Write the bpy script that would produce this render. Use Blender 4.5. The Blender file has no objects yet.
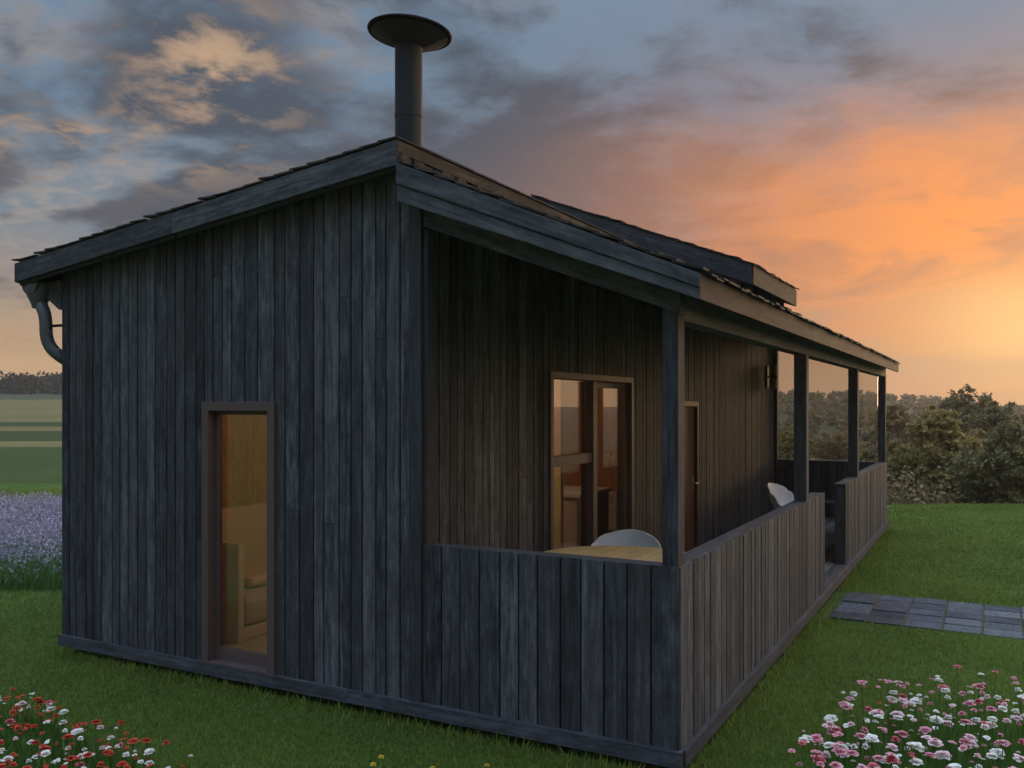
import bpy, bmesh, math, random
import numpy as np
from mathutils import Vector, Matrix
random.seed(7); rng = np.random.default_rng(7)
sc = bpy.context.scene
col = sc.collection
R = math.radians
HAZE = .0009

# ------------------------------------------------------------------ camera frame
EYE = 1.82
CAM = Vector((1.381, -4.354, EYE))
YAW = R(28.3)
FWD = Vector((-math.sin(YAW), math.cos(YAW), 0)); RGT = Vector((math.cos(YAW), math.sin(YAW), 0))
def at(xc, d, z=0.0):
    """ground point xc metres right of and d metres ahead of the viewpoint"""
    p = CAM + RGT * xc + FWD * d
    return Vector((p.x, p.y, z))

# ------------------------------------------------------------------ node helpers
class NT:
    def __init__(s, tree): s.t = tree; s.n = tree.nodes; s.l = tree.links
    def node(s, kind, **kw):
        n = s.n.new(kind)
        for k, v in kw.items(): setattr(n, k, v)
        return n
    def put(s, sock, v):
        if isinstance(v, bpy.types.NodeSocket): s.l.new(v, sock)
        elif v is not None:
            if isinstance(v, (tuple, list)) and len(v) == 3 and sock.type == 'RGBA': v = (*v, 1)
            sock.default_value = v
    def m(s, op, a, b=None, c=None, clamp=False):
        n = s.node('ShaderNodeMath', operation=op, use_clamp=clamp)
        s.put(n.inputs[0], a); s.put(n.inputs[1], b); s.put(n.inputs[2], c)
        return n.outputs[0]
    def vm(s, op, a, b=None):
        n = s.node('ShaderNodeVectorMath', operation=op)
        s.put(n.inputs[0], a); s.put(n.inputs[1], b)
        return n.outputs['Value'] if op in ('DOT_PRODUCT', 'LENGTH') else n.outputs[0]
    def mix(s, f, a, b, blend='MIX'):
        n = s.node('ShaderNodeMix', data_type='RGBA', blend_type=blend)
        s.put(n.inputs['Factor'], f); s.put(n.inputs[6], a); s.put(n.inputs[7], b)
        return n.outputs[2]
    def xyz(s, x, y, z=0.0):
        n = s.node('ShaderNodeCombineXYZ')
        s.put(n.inputs[0], x); s.put(n.inputs[1], y); s.put(n.inputs[2], z)
        return n.outputs[0]
    def noise(s, vec, scale, detail=4, rough=.55, dist=0.0):
        n = s.node('ShaderNodeTexNoise')
        s.put(n.inputs['Vector'], vec); s.put(n.inputs['Scale'], scale)
        s.put(n.inputs['Detail'], detail); s.put(n.inputs['Roughness'], rough); s.put(n.inputs['Distortion'], dist)
        return n.outputs['Fac']
    def ramp(s, f, stops, interp='LINEAR'):
        n = s.node('ShaderNodeValToRGB'); r = n.color_ramp; r.interpolation = interp
        while len(r.elements) < len(stops): r.elements.new(.5)
        for e, (p, c) in zip(r.elements, stops):
            e.position = p; e.color = (*c, 1) if len(c) == 3 else c
        s.put(n.inputs[0], f)
        return n.outputs[0]
    def sstep(s, x, a, b):
        n = s.node('ShaderNodeMapRange', interpolation_type='SMOOTHSTEP')
        s.put(n.inputs[0], x); n.inputs[1].default_value = a; n.inputs[2].default_value = b
        return n.outputs[0]
    def gauss(s, x, y, x0, y0, sx, sy):
        a = s.m('DIVIDE', s.m('SUBTRACT', x, x0), sx); b = s.m('DIVIDE', s.m('SUBTRACT', y, y0), sy)
        q = s.m('ADD', s.m('MULTIPLY', a, a), s.m('MULTIPLY', b, b))
        return s.m('EXPONENT', s.m('MULTIPLY', q, -1.0))

def material(name):
    m = bpy.data.materials.new(name); m.use_nodes = True
    t = NT(m.node_tree); b = t.n['Principled BSDF']
    return m, t, b
def plain(name, c, rough=.6, metal=0.0, var=.15, scale=12.0, spec=.5, bump=0.0):
    m, t, b = material(name)
    g = t.node('ShaderNodeNewGeometry')
    n = t.noise(g.outputs['Position'], scale, 5)
    f = t.m('MULTIPLY_ADD', n, 2*var, 1-var)
    t.put(b.inputs['Base Color'], t.mix(1.0, c, t.xyz(f, f, f), 'MULTIPLY'))
    t.put(b.inputs['Roughness'], t.m('MULTIPLY_ADD', n, .2, rough-.1))
    b.inputs['Metallic'].default_value = metal
    b.inputs['Specular IOR Level'].default_value = spec
    if bump:
        bp = t.node('ShaderNodeBump'); bp.inputs['Strength'].default_value = bump; bp.inputs['Distance'].default_value = .01
        t.put(bp.inputs['Height'], n); t.l.new(bp.outputs[0], b.inputs['Normal'])
    return m
def wood(name, dark, mid, light, rough=.8, grain=55.0, stain=.6, spec=.3):
    """boards: UV u across, v along the grain, 'rnd' = one random number for each board"""
    m, t, b = material(name)
    uv = t.node('ShaderNodeUVMap').outputs[0]
    rnd = t.node('ShaderNodeAttribute', attribute_name='rnd').outputs['Fac']
    sx = t.node('ShaderNodeSeparateXYZ'); t.put(sx.inputs[0], uv)
    u, v = sx.outputs[0], sx.outputs[1]
    wob = t.noise(t.xyz(t.m('MULTIPLY', u, 3.0), t.m('MULTIPLY', v, 1.4)), 1.0, 2)
    uu = t.m('MULTIPLY_ADD', wob, .05, u)
    g1 = t.noise(t.xyz(t.m('MULTIPLY', uu, grain), t.m('MULTIPLY', v, 1.6)), 1.0, 6, .65)
    g2 = t.noise(t.xyz(t.m('MULTIPLY', uu, grain*.28), t.m('MULTIPLY', v, .9), 3.0), 1.0, 4, .6, .6)
    bl = t.noise(t.xyz(t.m('MULTIPLY', u, 15.0), t.m('MULTIPLY', v, 3.6), 9.0), 1.0, 7, .68)
    st = t.noise(t.xyz(t.m('MULTIPLY', uu, grain*.6), t.m('MULTIPLY', v, 9.0), 21.0), 1.0, 5, .72)
    a = t.m('ADD', t.m('MULTIPLY', g1, .72), t.m('MULTIPLY', g2, .50))
    a = t.m('ADD', a, t.m('MULTIPLY', bl, .72))
    a = t.m('ADD', a, t.m('MULTIPLY', st, .55))
    a = t.m('ADD', a, t.m('MULTIPLY', rnd, .28))
    a = t.m('SUBTRACT', a, 1.0)
    c = t.ramp(a, [(.16, dark), (.42, mid), (.74, light)])
    # knots
    vo = t.node('ShaderNodeTexVoronoi'); vo.inputs['Scale'].default_value = 1.0
    t.put(vo.inputs['Vector'], t.xyz(t.m('MULTIPLY', u, 9.0), t.m('MULTIPLY', v, 2.6), 1.0))
    k = t.sstep(vo.outputs['Distance'], .16, .03)
    c = t.mix(t.m('MULTIPLY', k, stain), c, dark)
    # a slight hue shift from board to board
    c = t.mix(t.m('MULTIPLY', t.m('FRACT', t.m('MULTIPLY', rnd, 7.31)), .35), c, (mid[0]*1.15, mid[1]*1.0, mid[2]*.82))
    t.put(b.inputs['Base Color'], c)
    t.put(b.inputs['Roughness'], t.m('MULTIPLY_ADD', g1, .25, rough-.12))
    b.inputs['Specular IOR Level'].default_value = spec
    bp = t.node('ShaderNodeBump'); bp.inputs['Strength'].default_value = .55; bp.inputs['Distance'].default_value = .004
    t.put(bp.inputs['Height'], t.m('ADD', g1, t.m('MULTIPLY', g2, .7))); t.l.new(bp.outputs[0], b.inputs['Normal'])
    return m
def glass(name, tint=(.9, .93, .92), ior=1.5, rough=.0):
    m, t, b = material(name); t.n.remove(b)
    fr = t.node('ShaderNodeFresnel'); bf = t.node('ShaderNodeNewGeometry').outputs['Backfacing']
    t.put(fr.inputs[0], t.m('ADD', t.m('MULTIPLY', bf, 1/ior-ior), ior))
    tr = t.node('ShaderNodeBsdfTransparent'); tr.inputs[0].default_value = (*tint, 1)
    gl = t.node('ShaderNodeBsdfGlossy'); gl.inputs['Roughness'].default_value = rough
    mx = t.node('ShaderNodeMixShader'); t.l.new(fr.outputs[0], mx.inputs[0])
    t.l.new(tr.outputs[0], mx.inputs[1]); t.l.new(gl.outputs[0], mx.inputs[2])
    t.l.new(mx.outputs[0], t.n['Material Output'].inputs[0])
    return m
def foliage(name, a, b_, scale=.8, spec=.2, transl=.25):
    m, t, b = material(name)
    g = t.node('ShaderNodeNewGeometry'); oi = t.node('ShaderNodeObjectInfo')
    n = t.noise(g.outputs['Position'], scale, 5, .6)
    at_ = t.node('ShaderNodeAttribute', attribute_name='rnd').outputs['Fac']
    f = t.m('MULTIPLY_ADD', at_, .5, t.m('MULTIPLY_ADD', n, 1.8, -.65), clamp=True)
    c = t.mix(f, a, b_)
    t.put(b.inputs['Base Color'], c); b.inputs['Roughness'].default_value = .65
    b.inputs['Specular IOR Level'].default_value = spec
    tl = t.node('ShaderNodeBsdfTranslucent'); t.put(tl.inputs[0], c)
    mx = t.node('ShaderNodeMixShader'); mx.inputs[0].default_value = transl
    t.l.new(b.outputs[0], mx.inputs[1]); t.l.new(tl.outputs[0], mx.inputs[2])
    t.l.new(mx.outputs[0], t.n['Material Output'].inputs[0])
    return m

M = {}
M['cladding'] = wood('weathered_cladding', (.009, .011, .015), (.042, .051, .063), (.145, .164, .183))
M['trim'] = wood('weathered_trim', (.011, .0135, .018), (.036, .044, .056), (.105, .122, .142))
M['shingle'] = wood('wood_shingle', (.012, .011, .010), (.032, .029, .027), (.085, .076, .068), grain=70)
M['edge'] = wood('old_roof_edge', (.009, .007, .005), (.036, .029, .021), (.145, .12, .085), grain=40, stain=.9)
M['backing'] = plain('tarred_board', (.022, .022, .024), .9)
M['deck'] = wood('deck_boards', (.06, .055, .05), (.14, .13, .115), (.24, .22, .2))
M['frame'] = plain('mauve_brown_frame', (.085, .066, .064), .55, var=.1, scale=30, spec=.2)
M['ply'] = wood('warm_plywood', (.36, .20, .09), (.52, .31, .15), (.64, .41, .21), grain=18, rough=.6, stain=.15)
M['palefloor'] = wood('pale_floor', (.36, .33, .26), (.46, .43, .35), (.55, .52, .44), grain=20, stain=.1)
M['oak'] = wood('oak_top', (.46, .33, .15), (.62, .46, .23), (.72, .56, .32), grain=45, rough=.45, stain=.1)
M['white'] = plain('white_plastic', (.74, .77, .78), .35, var=.05)
M['cloth'] = plain('pale_fabric', (.64, .49, .43), .9, var=.1, scale=40, bump=.3)
M['cloth2'] = plain('grey_fabric', (.50, .44, .43), .9, var=.1, scale=40, bump=.3)
M['paint'] = plain('pale_paint', (.62, .55, .53), .6, var=.06)
M['zinc'] = plain('zinc_metal', (.060, .080, .092), .5, metal=.2, var=.12, scale=9)
M['flue'] = plain('flue_steel', (.009, .015, .022), .42, metal=.0, var=.2, scale=5, spec=.25)
M['cowl'] = plain('dark_cowl_steel', (.018, .017, .016), .6, metal=.0, var=.25, scale=7)
M['rim'] = plain('black_rim', (.007, .007, .007), .7, spec=.1)
M['brass'] = plain('aged_brass', (.15, .105, .05), .65, metal=.9)
M['steel'] = plain('brushed_steel', (.55, .55, .53), .3, metal=.9)
M['glass'] = glass('window_glass', (.84, .85, .83), 2.15)
M['screen'] = glass('screen_glass', (.80, .81, .80), 1.45)
M['bark'] = plain('bark', (.09, .07, .055), .95, var=.3, scale=20, bump=.6)

# ------------------------------------------------------------------ mesh builder
class MB:
    def __init__(s): s.v = []; s.f = []; s.uv = []; s.r = []; s.mi = []
    def add(s, pts, faces, uvs=None, r=None, mi=0):
        o = len(s.v); s.v.extend([tuple(p) for p in pts])
        r = random.random() if r is None else r
        for fc in faces:
            s.f.append([o+i for i in fc]); s.r.append(r); s.mi.append(mi)
            for i in fc: s.uv.append(uvs[i] if uvs else (pts[i][0], pts[i][2]))
    def prism(s, quad, t, r=None, mi=0):
        """quad = bl, br, tr, tl of one face, grain runs bl -> tl; t = thickness vector"""
        q = [Vector(p) for p in quad]; t = Vector(t)
        ou, ov = random.random()*40, random.random()*40
        al = (q[3]-q[0]).normalized(); ac = (q[1]-q[0]); ac = (ac-al*ac.dot(al)).normalized()
        uv = [(ou+(p-q[0]).dot(ac), ov+(p-q[0]).dot(al)) for p in q]
        uv += [(a+t.length, b) for a, b in uv]
        s.add(q+[p+t for p in q], [(0,1,2,3), (7,6,5,4), (0,4,5,1), (1,5,6,2), (2,6,7,3), (3,7,4,0)], uv, r, mi)
    def box(s, lo, hi, grain='z', r=None, mi=0):
        x0, y0, z0 = lo; x1, y1, z1 = hi
        if grain == 'z': s.prism([(x0,y0,z0), (x1,y0,z0), (x1,y0,z1), (x0,y0,z1)], (0, y1-y0, 0), r, mi)
        elif grain == 'x': s.prism([(x0,y0,z0), (x0,y0,z1), (x1,y0,z1), (x1,y0,z0)], (0, y1-y0, 0), r, mi)
        else: s.prism([(x0,y0,z0), (x1,y0,z0), (x1,y1,z0), (x0,y1,z0)], (0, 0, z1-z0), r, mi)
    def tube(s, pts, rad, seg=10, cap=True, r=None):
        pts = [Vector(p) for p in pts]; rr = rad if isinstance(rad, (list, tuple)) else [rad]*len(pts)
        ring = []; V = []
        up = None
        for i, p in enumerate(pts):
            d = (pts[min(i+1, len(pts)-1)]-pts[max(i-1, 0)]).normalized()
            if up is None: up = d.orthogonal().normalized()
            up = (up-d*up.dot(d)).normalized(); sd = d.cross(up)
            for k in range(seg):
                a = 2*math.pi*k/seg
                V.append(p+up*math.cos(a)*rr[i]+sd*math.sin(a)*rr[i])
        F = []
        for i in range(len(pts)-1):
            for k in range(seg):
                a = i*seg+k; b = i*seg+(k+1) % seg
                F.append((a, b, b+seg, a+seg))
        if cap: F.append(tuple(range(seg))); F.append(tuple(range((len(pts)-1)*seg, len(pts)*seg)))
        uv = [((i % seg)/seg*.3, (i//seg)*.2) for i in range(len(V))]
        s.add(V, F, uv, r)
    def lathe(s, prof, c=(0,0,0), seg=32, r=None, axis=None):
        V = []; F = []; c = Vector(c)
        for (ra, z) in prof:
            for k in range(seg):
                a = 2*math.pi*k/seg; p = Vector((ra*math.cos(a), ra*math.sin(a), z))
                V.append(c+(axis @ p if axis else p))
        for i in range(len(prof)-1):
            for k in range(seg):
                a = i*seg+k; b = i*seg+(k+1) % seg; F.append((a, b, b+seg, a+seg))
        s.add(V, F, [((i % seg)/seg, V[i].z) for i in range(len(V))], r)
    def build(s, name, mat, parent=None, smooth=False, off=None, bevel=0.0):
        me = bpy.data.meshes.new(name); me.from_pydata(s.v, [], s.f)
        ul = me.uv_layers.new(name='UVMap'); ul.data.foreach_set('uv', np.array(s.uv, dtype=np.float32).ravel())
        a = me.attributes.new('rnd', 'FLOAT', 'FACE'); a.data.foreach_set('value', np.array(s.r, dtype=np.float32))
        for mm in (mat if isinstance(mat, (list, tuple)) else [mat]): me.materials.append(mm)
        me.polygons.foreach_set('material_index', s.mi)
        bm = bmesh.new(); bm.from_mesh(me); bmesh.ops.recalc_face_normals(bm, faces=bm.faces); bm.to_mesh(me); bm.free()
        if smooth: me.polygons.foreach_set('use_smooth', [True]*len(me.polygons))
        o = bpy.data.objects.new(name, me); col.objects.link(o)
        if parent:
            o.parent = parent
            if off is not None: o.matrix_parent_inverse = Matrix.Translation(-Vector(off))
        if bevel:
            md = o.modifiers.new('bevel', 'BEVEL'); md.width = bevel; md.segments = 2; md.limit_method = 'ANGLE'
        return o

def tag(o, label=None, cat=None, group=None, kind=None):
    if label: o['label'] = label
    if cat: o['category'] = cat
    if group: o['group'] = group
    if kind: o['kind'] = kind
    return o
def thing(name, label, cat, loc, rz=0.0, group=None):
    o = bpy.data.objects.new(name, None); col.objects.link(o); o.empty_display_size = .2
    o.location = loc; o.rotation_euler = (0, 0, rz)
    return tag(o, label, cat, group)
def copy_tree(o, parent=None):
    c = o.copy(); col.objects.link(c); c.parent = parent
    for ch in list(o.children): copy_tree(ch, c)
    return c
def big_mesh(name, V, F, mat, rnd=None, parent=None):
    """fast mesh from numpy arrays, F all of one size"""
    me = bpy.data.meshes.new(name); k = F.shape[1]
    me.vertices.add(len(V)); me.vertices.foreach_set('co', V.astype(np.float32).ravel())
    me.loops.add(F.size); me.loops.foreach_set('vertex_index', F.astype(np.int32).ravel())
    me.polygons.add(len(F)); me.polygons.foreach_set('loop_start', np.arange(0, F.size, k, dtype=np.int32))
    me.update(calc_edges=True)
    if rnd is not None:
        a = me.attributes.new('rnd', 'FLOAT', 'FACE'); a.data.foreach_set('value', rnd.astype(np.float32))
    for mm in (mat if isinstance(mat, (list, tuple)) else [mat]): me.materials.append(mm)
    o = bpy.data.objects.new(name, me); col.objects.link(o); o.parent = parent
    return o

# ------------------------------------------------------------------ the cabin
# building axes: X across (0 = outer face of the porch side, left is -), Y along the house, Z up
W, L = 4.88, 10.2
RX = -1.64                     # line of the roof step
IX = -1.66                     # porch inner wall
def ztop_l(x): return 3.364+.124*(x-RX)          # top of the low-pitched left roof (x < RX)
def ztop_r(x): return 2.525-.428*x               # top of porch roof
base = Vector((-2.4, 5.1, 0))
cabin = thing('cabin', 'grey weathered timber cabin with vertical boards, a porch and a steel flue', 'cabin', base)
def part(mb, name, mat, **k): return mb.build(name, mat, cabin, off=base, **k)
def sub(mb, name, mat, parent, **k): return mb.build(name, mat, parent, **k)

def planks(mb, f, nin, u0, u1, zb, zt, wmin, wmax, gap=.011, holes=(), thick=.024, jit=.004, breaks=(), joints=.3):
    nin = Vector(nin)
    cuts = sorted({u0, u1, *[h[0] for h in holes], *[h[1] for h in holes], *breaks})
    for a, b in zip(cuts[:-1], cuts[1:]):
        u = a
        while u < b-1e-6:
            w = random.uniform(wmin, wmax)
            e = u+w
            if b-e < wmin*.7: e = b
            mid = (u+e)/2
            spans = [(zb, zt)]
            for h in holes:
                if h[0] < mid < h[1]:
                    spans = [(zb, (lambda x, q=h[2]: q)), ((lambda x, q=h[3]: q), zt)]
            r = random.random(); j = random.uniform(0, jit)
            for lo, hi in spans:
                p, q = u+gap/2, e-gap/2
                if hi(mid)-lo(mid) < .01: continue
                lv = [lo(mid)]
                if hi(mid)-lo(mid) > 1.2 and random.random() < joints: lv.append(lo(mid)+random.uniform(.25, .8)*(hi(mid)-lo(mid)))
                lv.append(None)
                for i_ in range(len(lv)-1):
                    l_ = (lambda x, c=lv[i_]: c+.0015) if i_ else lo
                    h_ = (lambda x, c=lv[i_+1]: c-.0015) if lv[i_+1] is not None else hi
                    mb.prism([Vector(f(p, l_(p)))+nin*j, Vector(f(q, l_(q)))+nin*j, Vector(f(q, h_(q)))+nin*j, Vector(f(p, h_(p)))+nin*j], nin*thick, min(1, max(0, r+random.uniform(-.3, .3)*i_)))
            u = e
def C(v): return lambda u: v

# front wall of the body (its gable), facing -Y
WIN = (-3.353, -2.717, .055, 1.835)
OPL = -1.567
fr_top = lambda x: ztop_l(x)-.13 if x < RX else ztop_r(x)-.14
wall = MB()
planks(wall, lambda u, z: (u, 0, z), (0, 1, 0), -W, OPL-.085, C(.05), fr_top, .075, .125, holes=[WIN], thick=.022)
wf = part(wall, 'wall', M['cladding'])
bk = MB()
for a, b, lo, hi in ((-W+.01, WIN[0], C(.03), fr_top), (WIN[0], WIN[1], C(WIN[3]), fr_top), (WIN[1], OPL, C(.03), fr_top), (WIN[0], WIN[1], C(.0), C(WIN[2]))):
    bk.prism([(a, .03, lo(a)), (b, .03, lo(b)), (b, .03, hi(b)-.02), (a, .03, hi(a)-.02)], (0, .09, 0))
sub(bk, 'wall_core', M['backing'], wf)
tr = MB()
tr.prism([(OPL-.082, -.012, .05), (OPL, -.012, .05), (OPL, -.012, 3.02), (OPL-.082, -.012, 3.05)], (0, .127, 0))              # corner board at the porch opening
tr.box((OPL+.002, .02, .985), (OPL+.03, .12, 2.86), 'z')
part(tr, 'corner_board', M['trim'])
sk = MB()
for a, b in ((-W-.005, -2.1), (-2.098, .012)): sk.box((a, -.026, -.005), (b, .015, .075), 'x')
part(sk, 'skirting', M['trim'])

# porch balustrades: front, two at the side, one at the far end
def balustrade(f, nin, u0, u1, wmin, wmax, h=.985, capped=True, breaks=(), inner=True):
    mb = MB(); nin = Vector(nin)
    planks(mb, f, nin, u0, u1, C(.05), C(h), wmin, wmax, thick=.022, jit=.006)
    if inner:
        g = lambda u, z: Vector(f(u, z))+nin*.098
        planks(mb, g, nin, u0, u1, C(.1), C(h-.024), wmin, wmax, thick=.02, jit=.003)
    o = part(mb, 'balustrade', M['cladding'])
    core = MB(); q = nin*.028
    core.prism([Vector(f(u0+.012, .03))+q, Vector(f(u1-.012, .03))+q, Vector(f(u1-.012, h-.026))+q, Vector(f(u0+.012, h-.026))+q], nin*.066)
    sub(core, 'core_board', M['trim'], o)
    cp = MB(); d = nin*.13
    a = Vector(f(u0, h-.022)); b = Vector(f(u1, h-.022))
    cp.prism([a+nin*.03, a+d, b+d, b+nin*.03], (0, 0, .02))
    sub(cp, 'cap_rail', M['trim'], o, bevel=.003)
    return o
balustrade(lambda u, z: (u, 0, z), (0, 1, 0), OPL, -.002, .118, .142, h=1.003)
balustrade(lambda u, z: (0, u, z), (-1, 0, 0), .012, 4.46, .085, .125, h=1.0)
balustrade(lambda u, z: (0, u, z), (-1, 0, 0), 5.86, L, .085, .125, h=.975)
balustrade(lambda u, z: (u, L, z), (0, -1, 0), IX+.06, -.14, .09, .12, h=.975)
sk2 = MB()
sk2.box((-.012, .02, -.005), (.026, 4.9, .075), 'y'); sk2.box((-.012, 4.902, -.005), (.026, L+.02, .075), 'y')
part(sk2, 'skirting', M['trim'])

# posts
for y, x0, x1, zt in ((.012, -.098, -.014, 2.34), (3.57, -.118, -.012, 2.28), (6.9, -.118, -.012, 2.28), (L-.125, -.118, -.012, 2.28)):
    p = MB(); z0 = .985 if y < 5 else .955
    p.box((x0, y, z0), (x1, y+.11, zt), 'z'); part(p, 'post', M['trim'], bevel=.004)
p = MB(); p.box((IX-.06, L-.13, .1), (IX+.055, L-.01, 2.95), 'z'); part(p, 'post', M['trim'], bevel=.004)

# beams
b = MB()
zl = lambda x: 2.287-.377*x
b.prism([(OPL+.005, .008, zl(OPL)+.0), (OPL+.005, .008, zl(OPL)+.165), (-.0, .008, zl(0)+.165), (-.0, .008, zl(0))], (0, .1, 0))
part(b, 'beam', M['trim'], bevel=.003)
b = MB(); b.box((-.125, .12, 2.262), (-.016, L-.01, 2.40), 'y'); part(b, 'beam', M['trim'], bevel=.003)
b = MB()
b.prism([(IX+.06, L-.12, 2.27-.377*IX-.06), (IX+.06, L-.12, 2.27-.377*IX+.12), (-.13, L-.12, 2.30+.14), (-.13, L-.12, 2.30)], (0, .1, 0))
part(b, 'beam', M['trim'])

# glazed wind screen at the far end of the porch
g = MB(); g.prism([(IX+.06, L-.07, 1.0), (-.125, L-.07, 1.0), (-.125, L-.07, 2.34), (IX+.06, L-.07, 2.88)], (0, .008, 0))
part(g, 'glass_screen', M['screen'])

# inner porch wall, facing +X, with glazed doors and an entrance door
GD = (1.90, 3.72, .12, 2.09)
ED = (5.05, 5.88, .12, 1.87)
iw = MB()
planks(iw, lambda u, z: (IX, u, z), (-1, 0, 0), .125, L-.14, C(.1), C(3.14), .075, .13, holes=[GD, ED], thick=.022)
iwo = part(iw, 'porch_wall', M['cladding'])
bk = MB()
for a, b_, lo, hi in ((.125, GD[0], .1, 3.13), (GD[0], GD[1], GD[3], 3.13), (GD[1], ED[0], .1, 3.13), (ED[0], ED[1], ED[3], 3.13), (ED[1], L-.13, .1, 3.13)):
    bk.box((IX-.12, a, lo), (IX-.027, b_, hi))
sub(bk, 'wall_core', M['backing'], iwo)
# left, far walls
ow = MB()
planks(ow, lambda u, z: (-W, u, z), (1, 0, 0), .0, L, C(.05), C(ztop_l(-W)-.14), .08, .125)
owo = part(ow, 'wall', M['cladding'])
bk = MB(); bk.box((-W+.03, .125, .03), (-W+.12, L-.03, ztop_l(-W)-.15)); sub(bk, 'wall_core', M['backing'], owo)
fw = MB()
planks(fw, lambda u, z: (u, L, z), (0, -1, 0), -W, IX-.062, C(.05), fr_top, .08, .125)
fwo = part(fw, 'wall', M['cladding'])
bk = MB(); bk.prism([(-W+.02, L-.03, .03), (IX-.07, L-.03, .03), (IX-.07, L-.03, fr_top(IX)-.02), (-W+.02, L-.03, fr_top(-W)-.02)], (0, -.09, 0)); sub(bk, 'wall_core', M['backing'], fwo)

# floor: porch deck boards and the slab of the body
dk = MB()
x = IX
while x < -.13:
    dk.box((x+.003, .13, .07), (min(x+.118, -.122), L-.14, .1), 'y'); x += .12
part(dk, 'porch_deck', M['deck'])
st = MB(); st.box((-.122, 4.47, .055), (-.004, 5.85, .098), 'y'); part(st, 'door_sill', M['trim'])
fl = MB(); fl.box((-W+.125, .125, .02), (IX-.125, L-.125, .06), 'y'); part(fl, 'interior_floor', M['palefloor'])

# ---- roofs
def shingle_rows(mb, x_hi, x_lo, y0, y1, zf, rows, th=.010, w=.13):
    """courses of shingles from the high to the low edge"""
    sgn = 1 if x_lo > x_hi else -1
    dx = (x_lo-x_hi)/rows
    for i in range(rows):
        xa, xb = x_hi+dx*i-dx*.15, x_hi+dx*(i+1)
        if i == 0: xa = x_hi
        y = y0
        while y < y1:
            ww = random.uniform(.7, 1.3)*w; e = min(y+ww, y1)
            xe = xb+dx*random.uniform(-.05, .10) if i < rows-1 else xb+sgn*random.uniform(.0, .02)
            lift = random.uniform(.004, .024)
            za, zb_ = zf(xa)+.002, zf(xe)+lift
            mb.prism([(xa, y+.003, za), (xa, e-.003, za), (xe, e-.003, zb_), (xe, y+.003, zb_)], (0, 0, th*random.uniform(.8, 1.3)))
            y = e
OH = .15
# left roof
deckm = MB()
deckm.prism([(-5.22, -OH+.03, ztop_l(-5.22)-.10), (RX-.02, -OH+.03, ztop_l(RX)-.10), (RX-.02, -OH+.03, ztop_l(RX)-.008), (-5.22, -OH+.03, ztop_l(-5.22)-.008)], (0, L+2*OH-.06, 0))
roof = part(deckm, 'roof', M['trim'])
sh = MB(); shingle_rows(sh, RX+.012, -5.25, -OH-.012, L+OH+.012, ztop_l, 27)
sub(sh, 'shingles', M['shingle'], roof)
for yy, t in ((-OH, .028), (L+OH, -.028)):
    bb = MB()
    xs = [-5.23, -3.5, RX]
    for a, c in zip(xs[:-1], xs[1:]):
        a_ = a+.001
        bb.prism([(a_, yy, ztop_l(a)-.148), (a_, yy, ztop_l(a)-.003), (c, yy, ztop_l(c)-.003), (c, yy, ztop_l(c)-.148)], (0, t, 0))
        bb.prism([(a_+.02, yy+.03*(1 if t > 0 else -1), ztop_l(a)-.172), (a_+.02, yy+.03*(1 if t > 0 else -1), ztop_l(a)-.10), (c, yy+.03*(1 if t > 0 else -1), ztop_l(c)-.10), (c, yy+.03*(1 if t > 0 else -1), ztop_l(c)-.172)], (0, t*.6, 0))
    sub(bb, 'bargeboard', M['trim'], roof, bevel=.003)
# stepped edge of the left roof, facing the porch: worn boards and shingle ends
ed = MB()
y = -OH+.002
while y < L+OH:
    e = min(y+random.uniform(1.4, 2.4), L+OH)
    ed.box((RX-.016, y+.001, ztop_l(RX)-.075), (RX+.004, e-.001, ztop_l(RX)-.004), 'y'); y = e
y = -OH+.002
while y < L+OH:
    e = min(y+random.uniform(.05, .13), L+OH); d = random.uniform(.0, .05)
    if random.random() < .82: ed.box((RX-.01, y+.004, ztop_l(RX)-.15+random.uniform(0, .02)), (RX+.006+d, e-.004, ztop_l(RX)-.085-random.uniform(0, .02)), 'y')
    y = e
sub(ed, 'roof_edge', M['edge'], roof)
# eave fascia on the left + gutter
fa = MB(); fa.box((-5.245, -OH+.03, ztop_l(-5.23)-.15), (-5.222, L+OH-.03, ztop_l(-5.23)-.004), 'y'); sub(fa, 'fascia', M['trim'], roof)

# porch roof
pr = MB()
pr.prism([(RX+.03, -OH+.03, ztop_r(RX)-.09), (.12, -OH+.03, ztop_r(.12)-.09), (.12, -OH+.03, ztop_r(.12)-.01), (RX+.03, -OH+.03, ztop_r(RX)-.01)], (0, L+2*OH-.06, 0))
proof = part(pr, 'porch_roof', M['trim'])
sh = MB(); shingle_rows(sh, RX+.012, .165, -OH-.012, L+OH+.01, ztop_r, 13)
sub(sh, 'shingles', M['shingle'], proof)
bot = lambda x: 2.39-.375*x
for yy, t in ((-OH, .028), (L+OH, -.028)):
    bb = MB(); s_ = 1 if t > 0 else -1
    a, c = RX+.002, .147
    mid = lambda x: (bot(x)*.55+ztop_r(x)*.45)
    bb.prism([(a, yy-.012*s_, mid(a)), (a, yy-.012*s_, ztop_r(a)-.003), (c, yy-.012*s_, ztop_r(c)-.003), (c, yy-.012*s_, mid(c))], (0, t+.012*s_, 0))
    bb.prism([(a, yy, bot(a)), (a, yy, mid(a)-.002), (c, yy, mid(c)-.002), (c, yy, bot(c))], (0, t, 0))
    sub(bb, 'bargeboard', M['trim'], proof, bevel=.003)
fa = MB()
y = -OH+.001
while y < L+OH-.01:
    e = min(y+random.uniform(2.6, 3.6), L+OH)
    if L+OH-e < 1: e = L+OH
    fa.box((.120, y, 2.335), (.148, e-.002, 2.462), 'y'); y = e
sub(fa, 'fascia', M['edge'], proof, bevel=.003)

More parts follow.
